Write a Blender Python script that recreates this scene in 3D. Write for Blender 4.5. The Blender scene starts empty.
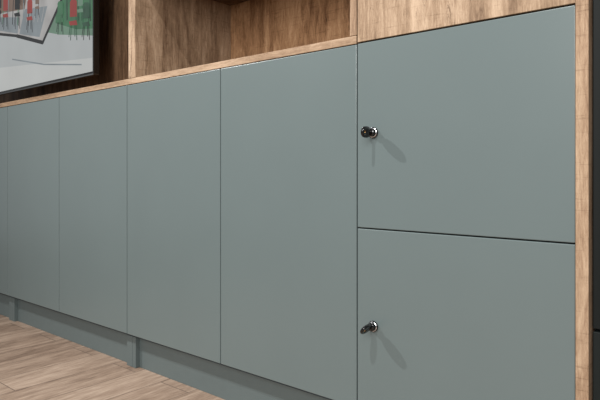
import bpy, bmesh, math
from mathutils import Vector, Matrix
S=bpy.context.scene
COL=S.collection
try: S.view_settings.view_transform='Standard'
except Exception: pass

def lin(c):
    return tuple(((v/255)/12.92 if v/255<=0.04045 else (((v/255)+0.055)/1.055)**2.4) for v in c)+(1,)

# ---------------- materials ----------------
def base(name,rough=.5,spec=.5):
    m=bpy.data.materials.new(name); m.use_nodes=True
    nt=m.node_tree; b=nt.nodes['Principled BSDF']
    b.inputs['Roughness'].default_value=rough
    b.inputs['Specular IOR Level'].default_value=spec
    return m,nt,b
def plain(name,c,rough=.5,metal=0,spec=.5,var=.04,scale=40):
    m,nt,b=base(name,rough,spec)
    b.inputs['Metallic'].default_value=metal
    n=nt.nodes.new('ShaderNodeTexNoise'); n.inputs['Scale'].default_value=scale
    g=nt.nodes.new('ShaderNodeNewGeometry'); nt.links.new(g.outputs['Position'],n.inputs['Vector'])
    r=nt.nodes.new('ShaderNodeValToRGB')
    L=lin(c)
    r.color_ramp.elements[0].color=tuple(v*(1-var) for v in L[:3])+(1,)
    r.color_ramp.elements[1].color=tuple(min(1,v*(1+var)) for v in L[:3])+(1,)
    r.color_ramp.elements[0].position=.3; r.color_ramp.elements[1].position=.7
    nt.links.new(n.outputs['Fac'],r.inputs['Fac']); nt.links.new(r.outputs['Color'],b.inputs['Base Color'])
    return m
def wood(name,dark,mid,light,axis='z',rough=.65,off=0.0,crack=.40):
    m,nt,b=base(name,rough,.2)
    N=nt.nodes.new; K=nt.links.new
    g=N('ShaderNodeNewGeometry')
    def mapped(sa,sl):
        mp=N('ShaderNodeMapping')
        sc={'x':(sl,sa,sa),'y':(sa,sl,sa),'z':(sa,sa,sl)}[axis]
        mp.inputs['Scale'].default_value=sc
        mp.inputs['Location'].default_value=(off,off*1.7,off*.6)
        K(g.outputs['Position'],mp.inputs['Vector']); return mp
    def noise(sa,sl,det,rg=.5,dist=0):
        n=N('ShaderNodeTexNoise'); n.inputs['Scale'].default_value=1.0; n.inputs['Detail'].default_value=det
        n.inputs['Roughness'].default_value=rg; n.inputs['Distortion'].default_value=dist
        K(mapped(sa,sl).outputs[0],n.inputs['Vector']); return n
    n1=noise(10,1.8,5,.6,1.2); n2=noise(300,40,6,.85); n4=noise(48,6,8,.8,.9)
    def mad(src,k,add=None):
        x=N('ShaderNodeMath'); x.operation='MULTIPLY_ADD'; x.inputs[1].default_value=k; x.inputs[2].default_value=0
        K(src,x.inputs[0])
        if add is not None: K(add,x.inputs[2])
        return x.outputs[0]
    s=mad(n1.outputs['Fac'],.38); s=mad(n2.outputs['Fac'],.28,s); s=mad(n4.outputs['Fac'],.34,s)
    r=N('ShaderNodeValToRGB'); e=r.color_ramp.elements
    e[0].position=.41; e[0].color=lin(dark); e[1].position=.595; e[1].color=lin(light)
    q=e.new(.5); q.color=lin(mid)
    K(s,r.inputs['Fac'])
    n3=noise(40,4.2,10,.85,.9)
    r3=N('ShaderNodeValToRGB'); r3.color_ramp.elements[0].position=.37; r3.color_ramp.elements[0].color=(crack,crack*.9,crack*.82,1)
    r3.color_ramp.elements[1].position=.42; r3.color_ramp.elements[1].color=(1,1,1,1)
    K(n3.outputs['Fac'],r3.inputs['Fac'])
    mm=N('ShaderNodeMix'); mm.data_type='RGBA'; mm.blend_type='MULTIPLY'; mm.inputs['Factor'].default_value=1
    K(r.outputs['Color'],mm.inputs['A']); K(r3.outputs['Color'],mm.inputs['B'])
    n5=noise(14,190,5,.75); r5=N('ShaderNodeValToRGB')
    r5.color_ramp.elements[0].position=.33; r5.color_ramp.elements[0].color=(.68,.65,.62,1)
    r5.color_ramp.elements[1].position=.43; r5.color_ramp.elements[1].color=(1,1,1,1)
    K(n5.outputs['Fac'],r5.inputs['Fac'])
    m6=N('ShaderNodeMix'); m6.data_type='RGBA'; m6.blend_type='MULTIPLY'; m6.inputs['Factor'].default_value=1
    K(mm.outputs['Result'],m6.inputs['A']); K(r5.outputs['Color'],m6.inputs['B'])
    K(m6.outputs['Result'],b.inputs['Base Color'])
    bp=N('ShaderNodeBump'); bp.inputs['Strength'].default_value=.3; bp.inputs['Distance'].default_value=.002
    K(n2.outputs['Fac'],bp.inputs['Height']); K(bp.outputs[0],b.inputs['Normal'])
    return m
def floor_mat():
    m,nt,b=base('floor_planks',.45,.35)
    N=nt.nodes.new; K=nt.links.new
    g=N('ShaderNodeNewGeometry'); sp=N('ShaderNodeSeparateXYZ'); K(g.outputs['Position'],sp.inputs[0])
    cb=N('ShaderNodeCombineXYZ'); K(sp.outputs['Y'],cb.inputs['X']); K(sp.outputs['X'],cb.inputs['Y'])
    br=N('ShaderNodeTexBrick'); K(cb.outputs[0],br.inputs['Vector'])
    br.offset=.37; br.inputs['Scale'].default_value=1
    br.inputs['Brick Width'].default_value=.85; br.inputs['Row Height'].default_value=.13
    br.inputs['Mortar Size'].default_value=.0015; br.inputs['Mortar Smooth'].default_value=.3
    br.inputs['Color1'].default_value=(0,0,0,1); br.inputs['Color2'].default_value=(1,1,1,1); br.inputs['Mortar'].default_value=(.5,.5,.5,1)
    sh=N('ShaderNodeVectorMath'); sh.operation='MULTIPLY_ADD'; sh.inputs[1].default_value=(7,3,5)
    K(br.outputs['Color'],sh.inputs[0]); K(g.outputs['Position'],sh.inputs[2])
    def ns(sc,det,dist=0):
        mp=N('ShaderNodeMapping'); mp.inputs['Scale'].default_value=sc; K(sh.outputs[0],mp.inputs['Vector'])
        n=N('ShaderNodeTexNoise'); n.inputs['Scale'].default_value=1; n.inputs['Detail'].default_value=det
        n.inputs['Roughness'].default_value=.65
        n.inputs['Distortion'].default_value=dist; K(mp.outputs[0],n.inputs['Vector']); return n
    n1=ns((38,4.5,5),6,.6); n2=ns((220,20,5),5)
    a=N('ShaderNodeMath'); a.operation='MULTIPLY'; a.inputs[1].default_value=.46; K(n1.outputs['Fac'],a.inputs[0])
    c=N('ShaderNodeMath'); c.operation='MULTIPLY_ADD'; c.inputs[1].default_value=.42; K(n2.outputs['Fac'],c.inputs[0]); K(a.outputs[0],c.inputs[2])
    d=N('ShaderNodeMath'); d.operation='MULTIPLY_ADD'; d.inputs[1].default_value=.12; K(br.outputs['Color'],d.inputs[0]); K(c.outputs[0],d.inputs[2])
    r=N('ShaderNodeValToRGB'); e=r.color_ramp.elements
    e[0].position=.36; e[0].color=lin((104,84,70)); e[1].position=.64; e[1].color=lin((176,154,136))
    q=e.new(.5); q.color=lin((146,124,107)); K(d.outputs[0],r.inputs['Fac'])
    mx=N('ShaderNodeMix'); mx.data_type='RGBA'; K(br.outputs['Fac'],mx.inputs['Factor']); K(r.outputs['Color'],mx.inputs['A'])
    mx.inputs['B'].default_value=lin((92,76,65)); K(mx.outputs['Result'],b.inputs['Base Color'])
    return m
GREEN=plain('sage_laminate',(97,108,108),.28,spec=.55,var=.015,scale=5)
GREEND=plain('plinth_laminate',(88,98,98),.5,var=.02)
CARC=plain('carcass_dark',(28,44,54),.7)
OAK=wood('oak_panel',(108,85,66),(150,125,101),(186,161,136))
OAKE=wood('oak_edge',(110,86,66),(150,123,99),(182,156,130),crack=.48)
OAKH=wood('oak_board_edge',(112,89,69),(150,124,100),(182,156,131),axis='x',crack=.5)
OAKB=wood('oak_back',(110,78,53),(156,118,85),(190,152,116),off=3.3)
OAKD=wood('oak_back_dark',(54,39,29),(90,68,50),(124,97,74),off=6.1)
FLOOR=floor_mat()
CHAR=plain('charcoal_laminate',(14,18,17),.6,spec=.25)
CHAR2=plain('charcoal_lower',(22,27,26),.6,spec=.25)
WALL=plain('wall_paint',(190,188,182),.8)
BLACK=plain('black_plastic',(7,7,8),.12,spec=.6)
BEZ=plain('grey_lip',(96,99,101),.3,metal=.6)
CHROME=plain('chrome',(200,200,202),.18,metal=1)
BRASS=plain('brass',(205,165,110),.25,metal=1)

def finish(o,mat,parent=None):
    COL.objects.link(o)
    if mat is not None: o.data.materials.append(mat)
    if parent: o.parent=parent
    return o
def wl(o):
    v=Vector(o.location)
    while o.parent: o=o.parent; v+=Vector(o.location)
    return v
def box(name,x0,x1,y0,y1,z0,z1,mat,parent=None,bev=.0008):
    cx,cy,cz=(x0+x1)/2,(y0+y1)/2,(z0+z1)/2
    bm=bmesh.new(); bmesh.ops.create_cube(bm,size=1)
    for v in bm.verts: v.co=Vector((v.co.x*abs(x1-x0),v.co.y*abs(y1-y0),v.co.z*abs(z1-z0)))
    if bev: bmesh.ops.bevel(bm,geom=bm.edges[:],offset=bev,segments=2,affect='EDGES',profile=.5)
    me=bpy.data.meshes.new(name); bm.to_mesh(me); bm.free()
    o=bpy.data.objects.new(name,me); finish(o,mat)
    w=Vector((cx,cy,cz))
    if parent: o.parent=parent; o.location=w-wl(parent)
    else: o.location=w
    return o
def empty(name,loc,label,cat,group=None):
    e=bpy.data.objects.new(name,None); e.location=loc; e.empty_display_size=.1; COL.objects.link(e)
    e['label']=label; e['category']=cat
    if group: e['group']=group
    return e

# ---------------- setting ----------------
R=-.2683; W=.4468
TOP=.9105; BOT=.112; DEP=.42
f=box('floor',-6,2.5,-4,.6,-.05,0,FLOOR,bev=0); f['kind']='structure'
w=box('wall_back',-6,2.5,.452,.55,0,2.7,WALL,bev=0); w['kind']='structure'

# ---------------- low cabinets ----------------
GAP=.0013
def low_cabinet(xr,label):
    xl=xr-2*W
    c=empty('low_cabinet',((xl+xr)/2,.2,0),label,'cabinet','row of low sage cabinets')
    box('body',xl+.0005,xr-.0005,.0205,DEP,.10,.9085,CARC,c)
    for i in range(2):
        a=xl+i*W
        box('door',a+GAP,a+W-GAP,0,.018,BOT,TOP-.001,GREEN,c,.0016)
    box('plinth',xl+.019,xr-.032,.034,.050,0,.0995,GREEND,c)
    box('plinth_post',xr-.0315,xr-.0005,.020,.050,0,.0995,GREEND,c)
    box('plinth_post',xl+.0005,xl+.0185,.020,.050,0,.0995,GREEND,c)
    return c
x=R-W
for i in range(4):
    low_cabinet(x,'low cabinet with two handleless sage grey doors and recessed plinth')
    x-=2*W
XL=x+0
wt=box('worktop',XL,R-W-.001,-.001,DEP,.911,.929,OAKH,None,.001)
wt['label']='thin oak top board running over the low sage cabinets'; wt['category']='worktop'

# ---------------- tall cabinet ----------------
xl=R-W
tc=empty('tall_cabinet',((xl+R)/2,.2,0),'tall cabinet with two lockable sage doors and oak upper door','cabinet')
box('body',xl+.0005,R-.001,.0205,DEP,.10,2.2,CARC,tc)
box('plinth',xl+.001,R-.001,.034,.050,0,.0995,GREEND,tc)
ep=box('side_panel',R,R+.0205,-.004,DEP,0,2.2,OAKE,tc); ep['label']='oak end panel'
MID=.5070
d1=box('door',xl+GAP,R-GAP,0,.018,MID+.0013,TOP,GREEN,tc,.0016)
d2=box('door',xl+GAP,R-GAP,0,.018,BOT,MID-.0013,GREEN,tc,.0016)
d3=box('door',xl+GAP,R-GAP,0,.018,.9138,2.195,OAK,tc); d3['label']='oak upper door'

def smooth(me):
    for p in me.polygons: p.use_smooth=len(p.vertices)<=4
def lock_and_key(door,wx,wz,tilt):
    bm=bmesh.new()
    prof=[(0,.0),(.0112,0),(.0120,-.0014),(.0117,-.0036),(.0104,-.0044),(.0090,-.0048),(.0086,-.0056),(.0086,-.0110),(.0078,-.0122),(.0,-.0122)]
    seg=36; rings=[]
    for r,y in prof:
        if r==0: rings.append([bm.verts.new((0,y,0))])
        else: rings.append([bm.verts.new((r*math.cos(2*math.pi*k/seg),y,r*math.sin(2*math.pi*k/seg))) for k in range(seg)])
    for A,B in zip(rings,rings[1:]):
        for k in range(seg):
            k2=(k+1)%seg
            if len(A)==1: bm.faces.new((A[0],B[k],B[k2]))
            elif len(B)==1: bm.faces.new((A[k2],A[k],B[0]))
            else: bm.faces.new((A[k2],A[k],B[k],B[k2]))
    bmesh.ops.recalc_face_normals(bm,faces=bm.faces)
    me=bpy.data.meshes.new('lock'); bm.to_mesh(me); bm.free(); smooth(me)
    o=bpy.data.objects.new('lock',me); finish(o,BLACK,door)
    me.materials.append(CHROME)
    for p in me.polygons:
        if -.0047<p.center.y<-.0045: p.material_index=1
    o.location=Vector((wx,0,wz))-wl(door); o['label']='glossy black cylinder lock with thin chrome ring'
    bm=bmesh.new()
    def bx(x0,x1,y0,y1,z0,z1,mi,bev=.0004):
        r=bmesh.ops.create_cube(bm,size=1); vs=r['verts']
        for v in vs: v.co=Vector(((x0+x1)/2+v.co.x*(x1-x0),(y0+y1)/2+v.co.y*(y1-y0),(z0+z1)/2+v.co.z*(z1-z0)))
        fs=set(f for v in vs for f in v.link_faces)
        for f_ in fs: f_.material_index=mi
        es=set(e for v in vs for e in v.link_edges)
        bmesh.ops.bevel(bm,geom=list(es),offset=bev,segments=2,affect='EDGES')
    bx(-.0012,.0012,-.019,-.0121,-.0042,.0042,1)
    n=40; th=.0032
    def outline(t,sy,sz,p=2.3):
        c,s=math.cos(t),math.sin(t)
        return (math.copysign(abs(c)**(2/p),c)*sy, math.copysign(abs(s)**(2/p),s)*sz)
    cy=-.0295
    loops=[]
    for (kx,sy,sz,hole) in [(-th,.0145,.0108,0),(-th*.5,.0160,.0122,0),(th*.5,.0160,.0122,0),(th,.0145,.0108,0),(th,.0020,.0024,1),(-th,.0020,.0024,1)]:
        L=[]
        for k in range(n):
            t=2*math.pi*k/n
            yy,zz=outline(t,sy,sz,2.0 if hole else 2.3)
            L.append(bm.verts.new((kx,cy+yy-(.0085 if hole else 0),zz)))
        loops.append(L)
    for i in range(6):
        A,B=loops[i],loops[(i+1)%6]
        for k in range(n):
            f_=bm.faces.new((A[k],A[(k+1)%n],B[(k+1)%n],B[k]))
            if i==4: f_.material_index=1
    bmesh.ops.recalc_face_normals(bm,faces=bm.faces)
    me=bpy.data.meshes.new('key'); bm.to_mesh(me); bm.free(); smooth(me)
    k=bpy.data.objects.new('key',me); finish(k,BLACK,door); me.materials.append(BRASS)
    k.location=Vector((wx,0,wz))-wl(door); k.rotation_euler=(0,tilt,0); k['label']='key with black plastic bow in the lock'
lock_and_key(d1,xl+.043,.7135,math.radians(6))
lock_and_key(d2,xl+.043,.2985,math.radians(35))

# ---------------- open shelf unit ----------------
su=empty('open_shelf_unit',(-1.16,.2,.93),'open oak shelf unit standing on the top board','shelf')
box('side_panel',-1.599,-1.561,-.001,DEP,.930,2.2,OAK,su)
box('side_panel',xl-.0185,xl-.0005,-.001,DEP,.930,2.2,OAKE,su)
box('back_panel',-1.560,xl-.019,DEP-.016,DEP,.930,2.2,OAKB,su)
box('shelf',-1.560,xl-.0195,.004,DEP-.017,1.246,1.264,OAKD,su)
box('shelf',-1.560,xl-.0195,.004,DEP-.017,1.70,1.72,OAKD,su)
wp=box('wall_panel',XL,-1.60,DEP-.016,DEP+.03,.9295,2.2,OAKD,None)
wp['label']='dark oak panel on the wall behind the television'; wp['category']='wall panel'

# ---------------- television ----------------
TX=-2.245; TW=1.23; TZ=1.052; TH=.71; TY=.25
tv=empty('television',(TX-TW/2,TY+.03,TZ),'flat dark-framed television showing an office scene','television')
box('casing',TX-TW,TX,TY,TY+.026,TZ,TZ+TH,BLACK,tv,.003)
box('wall_mount',TX-TW/2-.2,TX-TW/2+.2,TY+.026,DEP-.016,TZ+.2,TZ+.5,BLACK,tv,.002)
def ring(name,x0,x1,z0,z1,t,y0,y1,mat,parent,tb=None):
    bm=bmesh.new(); tb=tb or t
    O=[(x0,z0),(x1,z0),(x1,z1),(x0,z1)]; I=[(x0+t,z0+tb),(x1-t,z0+tb),(x1-t,z1-t),(x0+t,z1-t)]
    V=[[bm.verts.new((a,y,b)) for a,b in L] for L,y in ((O,y0),(I,y0),(I,y1),(O,y1))]
    for i in range(4):
        for k in range(4):
            A,B=V[i],V[(i+1)%4]; bm.faces.new((A[k],A[(k+1)%4],B[(k+1)%4],B[k]))
    bmesh.ops.recalc_face_normals(bm,faces=bm.faces)
    me=bpy.data.meshes.new(name); bm.to_mesh(me); bm.free()
    o=bpy.data.objects.new(name,me); finish(o,mat,parent); o.location=-wl(parent); return o
ring('bezel',TX-TW,TX,TZ,TZ+TH,.008,TY-.003,TY-.0001,BLACK,tv,.012)
ring('bezel_trim',TX-TW+.001,TX-.001,TZ-.003,TZ+TH,.0012,TY-.0045,TY-.0031,BEZ,tv,.005)
def emis(name,c,e=.78,sc=9,v=.12):
    m,nt,b=base(name,.25,.4); b.inputs['Base Color'].default_value=(.01,.01,.01,1)
    n=nt.nodes.new('ShaderNodeTexNoise'); n.inputs['Scale'].default_value=sc; n.inputs['Detail'].default_value=2
    g=nt.nodes.new('ShaderNodeNewGeometry'); nt.links.new(g.outputs['Position'],n.inputs['Vector'])
    r=nt.nodes.new('ShaderNodeValToRGB'); L=lin(c)
    r.color_ramp.elements[0].color=tuple(q*(1-v) for q in L[:3])+(1,); r.color_ramp.elements[1].color=tuple(q*(1+v) for q in L[:3])+(1,)
    r.color_ramp.elements[0].position=.3; r.color_ramp.elements[1].position=.7
    nt.links.new(n.outputs['Fac'],r.inputs['Fac']); nt.links.new(r.outputs['Color'],b.inputs['Emission Color'])
    b.inputs['Emission Strength'].default_value=e
    return m
GREY,GRN,RED,BLK,WHT,BRN,SLT,DGN,MINT,PALE=range(10)
SC=[emis('screen_grey',(176,180,180),v=.06,sc=4),emis('screen_green',(64,112,80),v=.25,sc=12),emis('screen_red',(150,58,52)),
    emis('screen_black',(26,28,30)),emis('screen_white',(172,170,168),v=.15),emis('screen_brown',(120,100,88)),
    emis('screen_slate',(132,140,144)),emis('screen_dark_green',(44,80,60),v=.3,sc=20),emis('screen_mint',(108,138,118),v=.1),
    emis('screen_pale',(192,194,192),v=.04,sc=4)]
bm=bmesh.new(); lay=[0]
def poly(pts,mi):   # metres from the screen's right and lower edge
    y=TY-.0006-.00002*lay[0]; lay[0]+=1
    fc=bm.faces.new([bm.verts.new((TX-a,y,TZ+b)) for a,b in pts]); fc.material_index=mi
    fc.normal_update()
    if fc.normal.y>0: fc.normal_flip()
def line(a0,b0,a1,b1,t,mi):
    d=Vector((a1-a0,b1-b0)); n=Vector((-d.y,d.x)).normalized()*t/2
    poly([(a0+n.x,b0+n.y),(a1+n.x,b1+n.y),(a1-n.x,b1-n.y),(a0-n.x,b0-n.y)],mi)
def chair(a,b,s,mi,leg=BLK):
    for da,db in ((-.03,0),(.03,.008),(-.012,.02),(.045,.026)):
        line(a+da*s,b+db*s,a+da*.7*s,b+(.075+db*.3)*s,.005*s+.001,leg)
    poly([(a-.035*s,b+.07*s),(a+.035*s,b+.08*s),(a+.045*s,b+.10*s),(a-.025*s,b+.095*s)],mi)
    poly([(a-.03*s,b+.11*s),(a+.036*s,b+.12*s),(a+.034*s,b+.19*s),(a+.02*s,b+.20*s),(a-.018*s,b+.193*s),(a-.03*s,b+.18*s)],mi)
    line(a-.02*s,b+.095*s,a-.02*s,b+.12*s,.004,leg)
poly([(.008,.012),(TW-.008,.012),(TW-.008,TH-.008),(.008,TH-.008)],GREY)
poly([(.008,.012),(1.2,.012),(1.2,.16),(.008,.07)],PALE)
poly([(.008,.165),(.30,.215),(.46,.255),(.46,.70),(.008,.70)],MINT)
poly([(.008,.195),(.15,.215),(.34,.275),(.34,.70),(.008,.70)],GRN)
for k in range(3): line(.03+.10*k,.23+.02*k,.05+.10*k,.7,.014,DGN)
poly([(.47,.205),(.97,.33),(1.21,.37),(1.21,.70),(.10,.70),(.285,.37)],WHT)
poly([(.50,.235),(.72,.285),(.66,.40),(.42,.37)],SLT)
poly([(.74,.29),(1.0,.35),(1.0,.42),(.72,.37)],SLT)
poly([(.36,.40),(.60,.43),(.54,.56),(.27,.52)],SLT)
poly([(.66,.40),(1.2,.46),(1.2,.60),(.60,.56)],BRN)
for k in range(6): line(.44+.04*k,.30+.006*k,.40+.04*k,.40+.006*k,.004,WHT)
for k in range(9): line(.62+.06*k,.31+.012*k,.60+.06*k,.55+.008*k,.008,(BLK,SLT,GRN)[k%3])
line(.47,.20,.285,.37,.018,BLK); line(.285,.37,.10,.66,.018,BLK)
line(.465,.203,.75,.28,.018,BLK); line(.75,.28,1.2,.37,.014,BLK)
chair(.60,.27,.85,RED); chair(.74,.31,.9,BLK); chair(.88,.33,.9,RED); chair(.52,.33,.6,BRN); chair(.68,.42,.7,RED); chair(.96,.37,.8,BLK)
chair(.06,.15,.85,DGN); chair(.17,.165,.95,RED,DGN); chair(.29,.21,.8,GRN); chair(.11,.23,.7,MINT,DGN)
poly([(.10,.055),(.45,.10),(.80,.17),(.80,.163),(.45,.093),(.10,.049)],SLT)
me=bpy.data.meshes.new('screen'); bm.to_mesh(me); bm.free()
so=bpy.data.objects.new('screen',me); finish(so,None,tv); so.location=-wl(tv)
for m in SC: me.materials.append(m)
so['label']='lit screen showing green and red chairs on a grey floor'

# ---------------- charcoal cabinet beyond the end panel ----------------
cc=empty('charcoal_cabinet',(.2,.2,0),'dark charcoal cabinet beside the oak end panel','cabinet')
box('body',R+.0215,.65,.0305,DEP,0,2.2,CARC,cc)
box('door',R+.023,.2,.012,.030,.366,2.195,CHAR,cc,.0012)
box('door',.203,.648,.012,.030,.366,2.195,CHAR,cc,.0012)
box('drawer',R+.023,.2,.012,.030,.02,.361,CHAR2,cc,.0012)
box('drawer',.203,.648,.012,.030,.02,.361,CHAR2,cc,.0012)

# ---------------- lights ----------------
def spot(loc,tgt,e,size,ang=120,col=(1,.99,.97)):
    l=bpy.data.lights.new('ceiling_spot','SPOT'); l.energy=e; l.shadow_soft_size=size; l.spot_size=math.radians(ang); l.spot_blend=1; l.color=col
    o=bpy.data.objects.new('ceiling_spot',l); o.location=loc; COL.objects.link(o)
    o.rotation_euler=(Vector(tgt)-Vector(loc)).to_track_quat('-Z','Y').to_euler()
def area(loc,tgt,e,sx,sy,col=(1,1,1)):
    l=bpy.data.lights.new('added_fill','AREA'); l.shape='RECTANGLE'; l.size=sx; l.size_y=sy; l.energy=e; l.color=col
    o=bpy.data.objects.new('added_fill',l); o.location=loc; COL.objects.link(o)
    o.rotation_euler=(Vector(tgt)-Vector(loc)).to_track_quat('-Z','Y').to_euler()
spot((-.66,-1.75,3.3),(-.7,0,.8),230,.012,90)
spot((-3.5,-1.7,2.95),(-.5,0,.85),460,.014,85)
area((.4,-3.2,2.0),(-1.1,.2,1.15),120,2.0,1.5,(1,.99,.97))  # added fill from the right front to brighten right-facing sides, not a room fixture
wd=bpy.data.worlds.new('world'); S.world=wd; wd.use_nodes=True
wd.node_tree.nodes['Background'].inputs[0].default_value=(.96,.98,1,1)
wd.node_tree.nodes['Background'].inputs[1].default_value=.33

# ---------------- camera ----------------
cd=bpy.data.cameras.new('camera'); cam=bpy.data.objects.new('camera',cd); COL.objects.link(cam)
cd.sensor_width=36; cd.lens=34.2; cd.shift_y=-26/600; cd.clip_start=.02
cam.location=(0,-1.0336,.625); cam.rotation_euler=(math.pi/2,0,math.radians(40.39))
S.camera=cam
